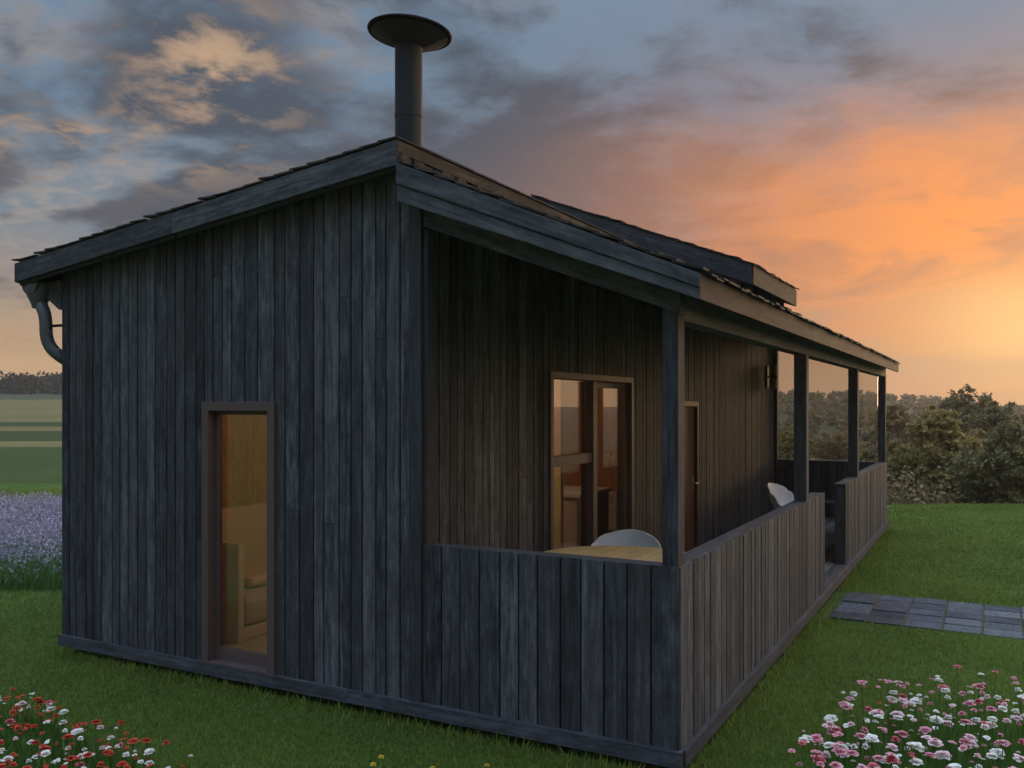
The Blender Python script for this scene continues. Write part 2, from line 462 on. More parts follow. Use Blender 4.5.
# raised roof light box (a shed dormer) half way along
DY0, DY1 = 4.61, 6.9
zd = lambda x: 3.24+.39*(-.73-x)
dm = MB()
dm.prism([(-3.2, DY0+.02, zd(-3.2)-.03), (-.75, DY0+.02, zd(-.75)-.03), (-.75, DY0+.02, zd(-.75)-.005), (-3.2, DY0+.02, zd(-3.2)-.005)], (0, DY1-DY0-.04, 0))
dorm = part(dm, 'dormer', M['trim'])
for yy, t in ((DY0, .025), (DY1, -.025)):
    fb = MB(); fb.prism([(-3.2, yy, zd(-3.2)-.21), (-3.2, yy, zd(-3.2)), (-.73, yy, zd(-.73)), (-.73, yy, zd(-.73)-.20)], (0, t, 0))
    sub(fb, 'bargeboard', M['trim'], dorm, bevel=.003)
fe = MB(); fe.box((-.735, DY0+.027, zd(-.73)-.20), (-.71, DY1-.027, zd(-.73)-.002), 'y'); sub(fe, 'fascia', M['edge'], dorm, bevel=.003)
sh = MB(); shingle_rows(sh, -3.2, -.70, DY0-.02, DY1+.02, zd, 16); sub(sh, 'shingles', M['shingle'], dorm)
ck = MB()
for yy in (DY0+.06, DY1-.09):
    ck.prism([(-3.1, yy, 3.1), (-.85, yy, 2.8), (-.85, yy, zd(-.85)-.04), (-3.1, yy, zd(-3.1)-.04)], (0, .03, 0))
ck.box((-3.12, DY0+.06, 3.1), (-3.09, DY1-.06, zd(-3.1)-.04))
sub(ck, 'cheek', M['cladding'], dorm)

# chimney: steel flue with a wide shallow funnel cowl
cx, cy = -2.54, 1.26
fl_ = MB(); fl_.lathe([(.0, 3.1), (.105, 3.1), (.105, 4.56), (.100, 4.575)], (cx, cy, 0), 40)
flue = part(fl_, 'chimney', M['flue'], smooth=False)
bd = MB(); bd.lathe([(.106, 3.22), (.17, 3.22), (.112, 3.38), (.106, 3.38)], (cx, cy, 0), 40); sub(bd, 'collar', M['flue'], flue)
bd = MB(); bd.lathe([(.1055, 4.02), (.1085, 4.022), (.1085, 4.045), (.1055, 4.047)], (cx, cy, 0), 40); sub(bd, 'band', M['flue'], flue)
tilt = Matrix.Rotation(R(5), 3, FWD)
cw = MB(); cw.lathe([(.10, -.005), (.14, .014), (.300, .092), (.30, .098), (.14, .03), (0, .01)], (cx, cy, 4.565), 48, axis=tilt)
for k in range(6):
    a = k*math.pi/3+.3
    cw.tube([Vector((cx, cy, 4.565))+tilt @ Vector((.12*math.cos(a), .12*math.sin(a), .001)), Vector((cx, cy, 4.565))+tilt @ Vector((.295*math.cos(a), .295*math.sin(a), .086))], .0035, 6)
sub(cw, 'cowl', M['cowl'], flue)
rm = MB()
prof = [(.302+.022*math.cos(t), .106+.017*math.sin(t)) for t in [i*2*math.pi/10 for i in range(11)]]
rm.lathe(prof, (cx, cy, 4.565), 56, axis=tilt); sub(rm, 'cowl_rim', M['rim'], flue, smooth=True)

# gutter and swan-neck downpipe at the left eave
gz = ztop_l(-5.23)-.16
gt = MB(); V = []; F = []
prof = [(.092*math.cos(a), .092*math.sin(a)) for a in [math.pi+i*math.pi/10 for i in range(11)]]
prof2 = [(x*.93, z*.93) for x, z in prof[::-1]]
pp = prof+prof2
for y in (-.10, L+.1):
    V += [Vector((-5.125+px, y, gz+.01+pz)) for px, pz in pp]
n = len(pp)
F = [(i, (i+1) % n, (i+1) % n+n, i+n) for i in range(n)]
F += [tuple(range(11)), tuple(range(n, n+11))]
gt.add(V, F)
gut = part(gt, 'gutter', M['zinc'], smooth=False)
dp = MB()
def bez(pts, n=7):
    out = [Vector(pts[0])]
    for i in range(1, len(pts)-1):
        a, b_, c = Vector(pts[i-1]), Vector(pts[i]), Vector(pts[i+1])
        s0 = b_+(a-b_)*min(.5, .11/(a-b_).length); s1 = b_+(c-b_)*min(.5, .11/(c-b_).length)
        for k in range(n):
            t = k/(n-1); out.append(s0*(1-t)**2+b_*2*t*(1-t)+s1*t*t)
    return out+[Vector(pts[-1])]
path = bez([(-5.125, -.02, gz-.06), (-5.11, -.02, gz-.14), (-5.035, -.02, gz-.24), (-5.035, -.02, gz-.46), (-4.925, .05, gz-.58), (-4.925, .3, gz-.66), (-4.93, .5, gz-.95), (-4.93, .5, .1)])
dp.tube(path, .047, 16); sub(dp, 'downpipe', M['zinc'], gut, smooth=True)
hp = MB(); hp.lathe([(.092, .0), (.094, -.03), (.088, -.08), (.056, -.15), (.05, -.18)], (-5.12, -.02, gz-.0), 24); sub(hp, 'hopper', M['zinc'], gut, smooth=True)
bk = MB(); bk.box((-5.0, .01, gz-.33), (-4.885, .022, gz-.31), 'x'); sub(bk, 'pipe_bracket', M['rim'], gut)
sf = MB(); sf.prism([(-5.215, .0, gz+.0), (-4.885, .0, gz+.03), (-4.885, .0, gz-.20), (-4.91, .0, gz-.20)], (0, .025, 0)); part(sf, 'eave_bracket', M['trim'])

# ---- windows and doors
def frame_boxes(mb, y0, y1, z0, z1, t, dpt, axis, pos, mull=()):
    """rectangular frame in a wall; axis 'x' = wall runs along X facing -Y, 'y' = wall runs along Y facing +X"""
    def bx(a, b_, c, d, gr):
        if axis == 'x': mb.box((a, pos, c), (b_, pos+dpt, d), gr)
        else: mb.box((pos-dpt, a, c), (pos, b_, d), 'y' if gr == 'x' else 'z')
    bx(y0, y0+t, z0, z1, 'z'); bx(y1-t, y1, z0, z1, 'z')
    bx(y0+t, y1-t, z1-t, z1, 'x'); bx(y0+t, y1-t, z0, z0+t, 'x')
w = MB(); x0, x1, z0, z1 = WIN
frame_boxes(w, x0-.008, x1+.012, z0-.03, z1+.014, .062, .13, 'x', -.018)
wo = part(w, 'window', M['frame'], bevel=.003)
s2 = MB(); frame_boxes(s2, x0+.054, x1-.050, z0+.032, z1-.048, .026, .03, 'x', .055); s2.box((x0+.081, .056, z0+.059), (x1-.077, .084, z0+.115), 'x'); sub(s2, 'sash', M['frame'], wo)
pn = MB(); pn.box((x0+.068, .066, z0+.062), (x1-.068, .074, z1-.068)); sub(pn, 'pane', M['glass'], wo)

d = MB(); y0, y1, z0, z1 = GD
ym = 2.79
frame_boxes(d, y0-.004, y1+.004, z0, z1+.004, .055, .15, 'y', IX+.022)
d.box((IX-.10, ym-.045, z0+.055), (IX+.018, ym+.045, z1-.055))
do = part(d, 'glazed_door', M['frame'], bevel=.003)
t_ = MB(); t_.box((IX-.08, y0+.055, 1.335), (IX+.006, ym-.047, 1.415), 'y'); sub(t_, 'transom', M['frame'], do)
s3 = MB()
frame_boxes(s3, ym+.047, y1-.055, z0+.057, z1-.057, .05, .045, 'y', IX-.03)
sub(s3, 'sash', M['frame'], do)
for a, b_, c, e in ((y0+.055, ym-.047, z0+.057, 1.333), (y0+.055, ym-.047, 1.417, z1-.055), (ym+.097, y1-.105, z0+.107, z1-.107)):
    pn = MB(); pn.box((IX-.06, a, c), (IX-.052, b_, e)); sub(pn, 'pane', M['glass'], do)
M['door'] = plain('red_brown_door', (.075, .036, .028), .6, var=.12, scale=20, spec=.2)
e_ = MB(); y0, y1, z0, z1 = ED
frame_boxes(e_, y0-.004, y1+.004, z0, z1+.004, .06, .15, 'y', IX+.024)
eo = part(e_, 'entrance_door', M['door'], bevel=.003)
lf = MB(); lf.box((IX-.06, y0+.062, z0+.06), (IX-.015, y1-.062, z1-.062)); sub(lf, 'door_leaf', M['door'], eo)
hd = MB()
hd.tube([(IX-.015, y1-.12, .93), (IX+.055, y1-.12, .93), (IX+.06, y1-.14, .93), (IX+.06, y1-.26, .93)], .009, 8)
hd.box((IX-.014, y1-.14, .84), (IX-.008, y1-.10, 1.0)); sub(hd, 'handle', M['steel'], eo)

# ---- interior lining (seen through the panes)
def panels(mb, f, nin, u0, u1, zb, zt, w=.3):
    planks(mb, f, nin, u0, u1, zb, zt, w*.9, w*1.1, gap=.003, thick=.012, jit=.0, joints=0)
il = MB()
ct = lambda x: 2.62+.08*(x+W)/3.2
panels(il, lambda u, z: (-W+.14, u, z), (-1, 0, 0), .14, L-.14, C(.06), C(2.6))
panels(il, lambda u, z: (u, 2.4, z), (0, 1, 0), -W+.14, IX-.13, C(.06), C(2.65))
panels(il, lambda u, z: (u, 2.46, z), (0, -1, 0), -W+.14, IX-.13, C(.06), C(2.65))
panels(il, lambda u, z: (u, 5.6, z), (0, 1, 0), -W+.14, IX-.13, C(.06), C(2.65))
panels(il, lambda u, z: (u, .128, z), (0, -.1, 0), -W+.14, WIN[0]-.005, C(.06), C(2.65))
panels(il, lambda u, z: (u, .128, z), (0, -.1, 0), WIN[1]+.005, IX-.13, C(.06), C(2.65))
panels(il, lambda u, z: (IX-.126, u, z), (.1, 0, 0), .14, GD[0]-.005, C(.06), C(2.65))
part(il, 'interior_wall', M['ply'])
ic = MB(); ic.box((-W+.13, .13, 2.66), (IX-.13, 5.7, 2.69), 'y'); part(ic, 'interior_ceiling', M['ply'])

bed = thing('bed', 'low bed with pale mattress and tall upholstered back behind the narrow bedroom window', 'bed', (-4.1, 1.48, .06))
m_ = MB(); m_.box((-.52, -.93, .0), (.56, .86, .1)); m_.build('bed_frame', M['paint'], bed, bevel=.01)
m_ = MB(); m_.box((-.50, -.92, .102), (.58, .85, .33)); m_.build('mattress', M['cloth2'], bed, bevel=.05)
m_ = MB(); m_.box((-.535, -.93, .335), (-.42, .86, .86)); m_.build('back_cushion', M['cloth'], bed, bevel=.03)
m_ = MB(); m_.box((-.40, -.70, .335), (.42, .80, .42)); m_.build('duvet', M['cloth'], bed, bevel=.06)
m_ = MB(); m_.box((-.53, -1.02, .0), (.60, -.96, .74)); m_.build('footboard', M['paint'], bed, bevel=.008)

ks = thing('kitchen_counter', 'pale kitchen counter seen through the left pane of the glazed door', 'counter', (-2.67, 4.0, .06))
m_ = MB(); m_.box((-.51, -.38, .08), (.50, .40, .86)); m_.build('cabinet', M['paint'], ks, bevel=.005)
m_ = MB(); m_.box((-.53, -.42, .862), (.53, .40, .90)); m_.build('worktop', M['white'], ks, bevel=.004)
m_ = MB(); m_.box((-.50, -.35, 0), (.48, .38, .078)); m_.build('plinth', M['frame'], ks)
for k in range(3):
    m_ = MB(); m_.box((-.50+.335*k, -.402, .14), (-.50+.335*k+.32, -.382, .83)); m_.build('cupboard_door', M['paint'], ks, bevel=.003)
hb = thing('heater', 'white wall heater seen through the right pane of the glazed door', 'heater', (-2.66, 5.5, .34))
m_ = MB(); m_.box((-.14, 0, 0), (.14, .09, .46)); m_.build('casing', M['white'], hb, bevel=.012)
m_ = MB()
for k in range(6): m_.box((-.11, -.006, .33+k*.018), (.11, .001, .338+k*.018))
m_.build('grille', M['cloth2'], hb)

def emit(name, c, s):
    m, t, b = material(name)
    b.inputs['Base Color'].default_value = (.8, .7, .55, 1)
    b.inputs['Emission Color'].default_value = (*c, 1); b.inputs['Emission Strength'].default_value = s
    return m
M['lampglow'] = emit('lit_lamp_shade', (1, .62, .30), 3.0)
def pendant(loc, label, watt):
    t = thing('pendant_lamp', label, 'lamp', loc)
    a = MB(); a.lathe([(.04, .16), (.10, .13), (.13, .05), (.10, -.04), (.05, -.06)], seg=24); a.build('lamp_shade', M['lampglow'], t, smooth=True)
    a = MB(); a.tube([(0, 0, .16), (0, 0, 2.655-loc[2])], .006, 6); a.build('cord', M['rim'], t)
    l = bpy.data.lights.new('bulb_light', 'POINT'); l.energy = watt; l.color = (1, .66, .44); l.shadow_soft_size = .08
    o = bpy.data.objects.new('bulb_light', l); col.objects.link(o); o.parent = t; o.location = (0, 0, -.14)
    return t
pendant((-2.35, 1.5, 2.25), 'warm lit pendant lamp hanging in the bedroom behind the gable wall', 20)
pendant((-2.75, 3.1, 2.3), 'warm lit pendant lamp hanging in the room behind the glazed door', 19)

# ------------------------------------------------------------------ porch furniture
tb = thing('round_table', 'round oak table on the porch just behind the front balustrade', 'table', (-.70, .93, .1))
a = MB(); a.lathe([(0, .715), (.535, .715), (.55, .722), (.55, .742), (.54, .75), (0, .75)], seg=64)
for i in range(len(a.v)): pass
o = a.build('table_top', M['oak'], tb)
ul = o.data.uv_layers[0]
for lp in o.data.loops:
    co = o.data.vertices[lp.vertex_index].co; ul.data[lp.index].uv = (co.x+3, co.y+co.z)
a = MB(); a.lathe([(.045, .03), (.04, .12), (.035, .6), (.05, .713)], seg=20); a.build('pedestal', M['rim'], tb, smooth=True)
a = MB(); a.lathe([(0, 0), (.27, 0), (.27, .012), (.06, .035), (0, .035)], seg=40); a.build('foot', M['rim'], tb)

def shell_mesh():
    ys = [(.25, .425, .20), (.20, .44, .235), (.08, .425, .25), (-.06, .42, .262), (-.16, .45, .275), (-.215, .55, .285), (-.235, .64, .28), (-.255, .73, .255), (-.265, .775, .20), (-.268, .79, .12)]
    nw = 13; V = []; F = []
    for i, (y, z, hw) in enumerate(ys):
        for k in range(nw):
            wv = -1+2*k/(nw-1); aw = abs(wv)
            arm = max(0, 1-abs(i-4.0)/3.6)
            V.append((wv*hw, y+aw**2.2*(.10 if i >= 4 else .0)*(1 if i < 8 else .6), z+aw**3*.19*arm*(1 if i < 6 else .4)-(aw**4*.02 if i > 6 else 0)))
    for i in range(len(ys)-1):
        for k in range(nw-1): F.append((i*nw+k, i*nw+k+1, (i+1)*nw+k+1, (i+1)*nw+k))
    return V, F
def make_chair(label, loc, rz):
    t = thing('shell_chair', label, 'chair', loc, rz, 'white shell chairs on the porch')
    a = MB(); V, F = shell_mesh(); a.add(V, F); o = a.build('seat_shell', M['white'], t, smooth=True)
    md = o.modifiers.new('sol', 'SOLIDIFY'); md.thickness = .014
    md = o.modifiers.new('sub', 'SUBSURF'); md.levels = 2; md.render_levels = 2
    for sx in (-1, 1):
        for sy in (-1, 1):
            a = MB(); a.tube([(sx*.23, sy*.21-.01, 0), (sx*.12, sy*.11, .41)], [.011, .017], 10); a.build('leg', M['oak'], t, smooth=True)
    a = MB(); a.tube([(-.14, -.12, .37), (.14, .12, .37)], .007, 6); a.tube([(.14, -.12, .37), (-.14, .12, .37)], .007, 6); a.build('brace', M['rim'], t)
    return t
ch = make_chair('white shell chair behind the round table, only its rounded back showing', (-1.0, 1.72, .1), R(178))
c2 = copy_tree(ch); c2.location = (-.72, 6.55, .1); c2.rotation_euler = (0, 0, R(-100))
c2['label'] = 'white shell chair seen from the side, further along the porch by the inner wall'

bn = thing('bench', 'low dark bench on the porch beyond the gap in the balustrade', 'bench', (-.62, 8.2, .1))
a = MB()
for k in range(4): a.box((-.45, -.2+k*.1, .40), (.45, -.2+k*.1+.094, .435), 'x')
a.build('seat', M['trim'], bn)
for sx in (-.38, .34):
    a = MB(); a.box((sx, -.18, 0), (sx+.04, .18, .398)); a.build('leg', M['trim'], bn)

lm = thing('wall_lamp', 'small brass wall lamp high on the dark porch wall near its far end', 'lamp', (IX, 9.6, 2.1))
a = MB(); a.box((.001, -.05, .0), (.018, .05, .34)); a.build('back_plate', M['brass'], lm, bevel=.004)
a = MB(); a.tube([(.018, 0, .17), (.09, 0, .17)], .012, 8); a.build('arm', M['brass'], lm)
for z0 in (-.02, .20):
    a = MB(); a.lathe([(.0, z0), (.045, z0), (.05, z0+.01), (.05, z0+.15), (.045, z0+.16), (0, z0+.16)], (.10, 0, 0), 20); a.build('lamp_shade', M['brass'], lm)
a = MB(); a.lathe([(.03, .14), (.03, .20)], (.10, 0, 0), 16); a.build('joint', M['rim'], lm)

# ------------------------------------------------------------------ ground
def sst(x, a, b): t = np.clip((x-a)/(b-a), 0, 1); return t*t*(3-2*t)
def gz_f(xc, d):
    xc = np.asarray(xc, float); d = np.asarray(d, float)
    a = xc/np.maximum(d, 8)
    w = sst(a, -.25, .18)
    zl = np.where(d > 15, .028*(d-15), 0)*1.0
    zl = np.where(d > 230, .028*215+(d-230)*.004, zl)
    zr = -2.6*sst(d, 16.0, 31)+sst(d, 45, 210)*(6.6-3.6*sst(a, .36, .62))
    far = sst(d, 8, 16)
    return (zl*(1-w)+zr*w)*far
def ground_z(x, y):
    p = Vector((x, y, 0))-CAM; return float(gz_f(p.dot(RGT), p.dot(FWD)))
G0 = -.06                                         # lawn level under the hovering floor
ds = sorted(set([-60, -40, -25, -15, -8, -4, 0, 2, 4, 6, 8, 9.3, 10, 11, 12, 13, 14, 15, 16, 17, 18, 19, 20, 21.5, 23, 25, 27, 29, 31, 34, 37, 41, 45, 50, 55, 63, 72, 82, 95, 110, 130, 150, 175, 200, 230, 300, 420, 600, 900, 1500]))
xs_ = sorted(set(list(np.linspace(-14, 14, 15))+[-20, -28, -38, -50, -65, -85, -110, -150, -200, -300, -450, -700, -1200, 20, 28, 38, 50, 65, 85, 110, 150, 200, 300, 450, 700, 1200]))
V = []; F = []; MI = []
for dd in ds:
    for xx in xs_:
        p = at(xx, dd); V.append((p.x, p.y, float(gz_f(xx, dd))+G0))
nx = len(xs_)
def zone(xm, dm):
    if xm/max(dm, 8) < -.12:
        if dm < 20: return 0
        if dm < 31: return 1          # mown green field
        if dm < 34: return 2          # pale track
        if dm < 41: return 3
        if dm < 45: return 2
        if dm < 50: return 3
        if dm < 110: return 2
        return 4
    return 0 if dm < 40 else 5
for i in range(len(ds)-1):
    for j in range(nx-1):
        F.append((i*nx+j, i*nx+j+1, (i+1)*nx+j+1, (i+1)*nx+j)); MI.append(zone((xs_[j]+xs_[j+1])/2, (ds[i]+ds[i+1])/2))
def turf(name, a, b_, c, scale=1.0):
    m, t, b = material(name)
    g = t.node('ShaderNodeNewGeometry').outputs['Position']
    n1 = t.noise(g, .55*scale, 5, .6); n2 = t.noise(g, 9*scale, 5, .7); n3 = t.noise(g, 60*scale, 4, .7)
    f = t.m('ADD', t.m('MULTIPLY', n1, .5), t.m('ADD', t.m('MULTIPLY', n2, .3), t.m('MULTIPLY', n3, .3)))
    t.put(b.inputs['Base Color'], t.ramp(f, [(.35, a), (.55, b_), (.75, c)]))
    b.inputs['Roughness'].default_value = .9; b.inputs['Specular IOR Level'].default_value = .1
    bp = t.node('ShaderNodeBump'); bp.inputs['Strength'].default_value = .7; bp.inputs['Distance'].default_value = .03
    t.put(bp.inputs['Height'], t.m('ADD', n2, n3)); t.l.new(bp.outputs[0], b.inputs['Normal'])
    return m
M['lawn'] = turf('lawn_turf', (.040, .075, .014), (.066, .112, .022), (.095, .14, .032))
gm = [M['lawn'], turf('green_field', (.032, .052, .013), (.046, .070, .018), (.06, .085, .022), .4),
      turf('stubble_field', (.10, .085, .034), (.145, .12, .048), (.19, .155, .065), .25),
      turf('dark_crop', (.028, .042, .013), (.042, .058, .018), (.056, .07, .024), .3),
      turf('far_pasture', (.04, .055, .028), (.055, .068, .035), (.07, .08, .042), .15),
      turf('heath', (.05, .05, .022), (.09, .075, .035), (.13, .10, .05), .12)]
me = bpy.data.meshes.new('ground'); me.from_pydata(V, [], F)
for m in gm: me.materials.append(m)
me.polygons.foreach_set('material_index', MI); me.polygons.foreach_set('use_smooth', [True]*len(F))
gro = bpy.data.objects.new('ground', me); col.objects.link(gro); tag(gro, kind='structure')

# paving path to the gap in the balustrade
pv = MB()
Y0 = 3.88; rw = .255
for r_ in range(5):
    x = .12
    while x < 7.5:
        wd = .30
        h = random.uniform(-.006, .006)
        pv.box((x+.009, Y0+r_*rw+.009, G0-.02), (x+wd-.009, Y0+(r_+1)*rw-.009, G0+.014+h), 'x'); x += wd
M['paver'], t, b = material('slate_paver')
g = t.node('ShaderNodeNewGeometry').outputs['Position']; rn = t.node('ShaderNodeAttribute', attribute_name='rnd').outputs['Fac']
n_ = t.noise(g, 9, 6, .65); f_ = t.m('ADD', t.m('MULTIPLY', n_, .7), t.m('MULTIPLY_ADD', rn, .5, -.05))
t.put(b.inputs['Base Color'], t.ramp(f_, [(.2, (.022, .026, .034)), (.5, (.062, .076, .094)), (.85, (.12, .14, .165))]))
b.inputs['Roughness'].default_value = .9; b.inputs['Specular IOR Level'].default_value = .1
bp = t.node('ShaderNodeBump'); bp.inputs['Strength'].default_value = .8; bp.inputs['Distance'].default_value = .012
t.put(bp.inputs['Height'], n_); t.l.new(bp.outputs[0], b.inputs['Normal'])
tag(pv.build('path', M['paver'], bevel=.006), kind='structure')
M['soil'] = plain('dark_soil', (.035, .035, .022), .95, var=.3, scale=25, bump=.5)
bd = MB(); bd.box((.1, Y0+.01, G0-.03), (7.6, Y0+5*rw-.01, G0+.006), 'x'); tag(bd.build('path_bed', M['soil']), kind='structure')

# ------------------------------------------------------------------ grass
def blades(px, py, h, w, zbase, lean=.5):
    n = len(px); a = rng.uniform(0, 2*np.pi, n); la = rng.uniform(0, 2*np.pi, n); ll = rng.uniform(.1, lean, n)*h
    dx, dy = np.cos(a)*w/2, np.sin(a)*w/2
    v = np.empty((n, 3, 3))
    v[:, 0] = np.stack([px-dx, py-dy, zbase], 1); v[:, 1] = np.stack([px+dx, py+dy, zbase], 1)
    v[:, 2] = np.stack([px+np.cos(la)*ll, py+np.sin(la)*ll, zbase+h], 1)
    return v.reshape(-1, 3), np.arange(3*n).reshape(n, 3)
M['grass'] = foliage('grass_blades', (.086, .140, .022), (.215, .282, .06), .9, .15, .35)
n = 640000
d = 2.4+rng.random(n)**1.7*16.5; a_ = rng.uniform(-.80, .98, n); xc = a_*d
X = CAM.x+RGT.x*xc+FWD.x*d; Y = CAM.y+RGT.y*xc+FWD.y*d
keep = ~((X > -W-.0) & (X < .03) & (Y > -.03) & (Y < L+.1))
keep &= ~((X > 0.05) & (X < 7.6) & (Y > Y0+.01) & (Y < Y0+5*rw-.01) & (rng.random(n) > np.clip(.42-(X-.05)*.9, .05, 1)))
# leave out what the cabin wholly hides from the lawn's front
keep &= ~((X > -W+.3) & (X < -.3) & (Y > L))
X, Y, d, xc = X[keep], Y[keep], d[keep], xc[keep]
patch = .5+.5*np.sin(X*1.7+np.sin(Y*2.3)*1.5)*np.sin(Y*1.3+X*.6)
hh = rng.uniform(.010, .030, len(X))*(1+.35*patch)*(1+d*.02)
zb = gz_f(xc, d)+G0-.004
ty = rng.uniform(.0, L, 2600); tx = .03+rng.exponential(.05, 2600)
fx = -rng.uniform(.02, W, 1500); fy = -.03-rng.exponential(.05, 1500)
ex, ey = np.concatenate([tx, fx]), np.concatenate([ty, fy])
k = ~((ey > 3.85) & (ey < 5.2)); ex, ey = ex[k], ey[k]
ed_ = (ex-CAM.x)*FWD.x+(ey-CAM.y)*FWD.y; exc = (ex-CAM.x)*RGT.x+(ey-CAM.y)*RGT.y
X, Y, d, xc = np.concatenate([X, ex]), np.concatenate([Y, ey]), np.concatenate([d, ed_]), np.concatenate([xc, exc])
hh = np.concatenate([hh, rng.uniform(.03, .085, len(ex))]); zb = np.concatenate([zb, np.full(len(ex), G0-.004)])
v, f = blades(X, Y, hh, .0045+.001*d, zb, .9)
o = big_mesh('lawn_grass', v, f, M['grass'], rng.random(len(f))); tag(o, 'short mown green grass of the lawn', 'grass', kind='stuff')

# ------------------------------------------------------------------ flower beds
def inpoly(x, y, poly):
    c = False
    for i in range(len(poly)):
        (x1, y1), (x2, y2) = poly[i-1], poly[i]
        if (y1 > y) != (y2 > y) and x < (x2-x1)*(y-y1)/(y2-y1)+x1: c = not c
    return c
def pick(poly, n, mind):
    xs = [p[0] for p in poly]; ys = [p[1] for p in poly]; out = []; tries = 0
    while len(out) < n and tries < n*80:
        tries += 1
        x, y = random.uniform(min(xs), max(xs)), random.uniform(min(ys), max(ys))
        if inpoly(x, y, poly) and all((x-a)**2+(y-b)**2 > mind*mind for a, b in out[-250:]): out.append((x, y))
    return out
def petal_mat(name, a, b_):
    m = foliage(name, a, b_, 30, .3, .3); return m
PM = {'white': petal_mat('white_petals', (.74, .72, .64), (.90, .89, .86)), 'pink': petal_mat('pink_petals', (.62, .20, .27), (.85, .48, .54)),
      'pale pink': petal_mat('pale_pink_petals', (.76, .50, .55), (.88, .72, .74)), 'red': petal_mat('red_petals', (.50, .045, .03), (.72, .13, .07)),
      'rose': petal_mat('rose_petals', (.50, .08, .13), (.74, .22, .27)), 'yellow': petal_mat('yellow_petals', (.70, .52, .05), (.85, .70, .10))}
M['stem'] = foliage('stem_green', (.055, .14, .022), (.13, .25, .06), 8, .2, .3)
def blossom_mesh(kind, rad, seed):
    rs = random.Random(seed); V = []; F = []
    rows = [(8, 4, 1.0, .50), (7, 34, .88, .50), (6, 62, .66, .46), (3, 80, .52, .4)] if kind == 'double' else [(6, 10, 1.0, .5), (5, 38, .62, .42), (4, 70, .34, .3)]
    for (n, e_, rr, wf_) in rows:
        a0 = rs.random()*6
        for k in range(n):
            a = a0+2*math.pi*(k+rs.uniform(-.25, .25))/n; l = rad*rr*rs.uniform(.82, 1.15); wd = rad*wf_*rs.uniform(.85, 1.1)
            e = math.radians(e_+rs.uniform(-9, 9)); ca, sa = math.cos(a), math.sin(a); ce, se = math.cos(e), math.sin(e)
            def P(q, s_, up):
                r_ = q*ce-up*se; return (ca*r_-sa*s_, sa*r_+ca*s_, q*se+up*ce)
            o = len(V); cu = rad*.10
            V += [P(.05*rad, -wd*.25, 0), P(.05*rad, wd*.25, 0), P(l*.62, wd, cu*1.6), P(l*.95, wd*.62, -cu*.4), P(l, 0, -cu*.9), P(l*.95, -wd*.62, -cu*.4), P(l*.62, -wd, cu*1.6), P(l*.6, 0, 0)]
            F += [(o, o+1, o+2, o+7), (o, o+7, o+6), (o+7, o+2, o+3, o+4), (o+7, o+4, o+5, o+6)]
    return V, F
_bl = {}
def flower_proto(colour, kind, rad, h, seed):
    b = MB(); V, F = blossom_mesh(kind, rad, seed); b.add(V, F)
    for i in range(len(b.r)): b.r[i] = random.Random(seed*97+i).random()
    t = bpy.data.objects.new('flower', None); col.objects.link(t); t.empty_display_size = .05
    o = b.build('blossom', PM[colour], t, smooth=False); o.location = (0, 0, h)
    rs = random.Random(seed+5); s = MB()
    s.tube([(0, 0, 0), (rs.uniform(-.01, .01), rs.uniform(-.01, .01), h*.5), (0, 0, h)], [.0028, .0024, .0018], 5, False)
    for k in range(6):
        a = rs.uniform(0, 6.28); l = h*rs.uniform(.45, .85); sp = rs.uniform(.02, .07); c, si = math.cos(a), math.sin(a); w_ = .004
        z0 = h*rs.uniform(0, .15)
        s.add([(-si*w_, c*w_, z0), (si*w_, -c*w_, z0), (c*sp*.5+si*w_, si*sp*.5-c*w_, z0+l*.6), (c*sp*.5-si*w_, si*sp*.5+c*w_, z0+l*.6), (c*sp, si*sp, z0+l)], [(0, 1, 2, 3), (3, 2, 4)])
    s.build('stem', M['stem'], t)
    return t
def flower_bed(poly, n, mix, kind, rad, hrange, where, group, mind, seed):
    protos = {}; used = set()
    n_ = 0
    for (xc, dd) in pick(poly, n*3, mind):
        px = 512+889*xc/dd; py = 406+889*(EYE-G0-hrange[1])/dd
        if px < -12 or px > 1036 or py > 785: continue
        n_ += 1
        if n_ > n: break
        r_ = random.random(); acc = 0
        for cname, w_ in mix:
            acc += w_
            if r_ <= acc: break
        k = random.randrange(4); key = (cname, k)
        h = hrange[0]+(hrange[1]-hrange[0])*(k+.5)/4
        if key not in protos:
            protos[key] = flower_proto(cname, kind if k != 3 else 'single', rad*(.8 if k == 3 else 1), h, seed+k*7+len(protos)); o = protos[key]
        else: o = copy_tree(protos[key])
        p = at(xc, dd, G0+random.uniform(-.03, .02)); o.location = p
        s_ = random.uniform(.62, 1.4); o.scale = (s_, s_, random.uniform(.9, 1.08))
        o.rotation_euler = (random.uniform(-.16, .16), random.uniform(-.16, .16), random.uniform(0, 6.28))
        tag(o, cname+' '+where, 'flower', group)
polyR = [(1.13, 3.6), (1.19, 3.88), (1.44, 4.36), (1.85, 4.95), (2.45, 5.1), (2.95, 5.06), (3.5, 5.1), (3.4, 4.4), (2.6, 3.6)]
polyL = [(-3.15, 5.4), (-2.55, 5.0), (-2.14, 4.72), (-1.80, 4.42), (-1.50, 4.2), (-1.4, 3.75), (-2.6, 3.75), (-3.5, 5.0)]
flower_bed(polyR, 172, [('white', .36), ('pale pink', .27), ('pink', .24), ('rose', .10), ('red', .03)], 'double', .026, (.24, .38),
           'flower in the bed beside the lawn in front of the paving path', 'pink and white flowers in the bed by the path', .034, 11)
flower_bed(polyL, 122, [('red', .54), ('white', .30), ('pale pink', .10), ('rose', .06)], 'double', .021, (.16, .24),
           'flower in the red and white bed before the gable wall', 'red and white flowers before the gable wall', .03, 51)
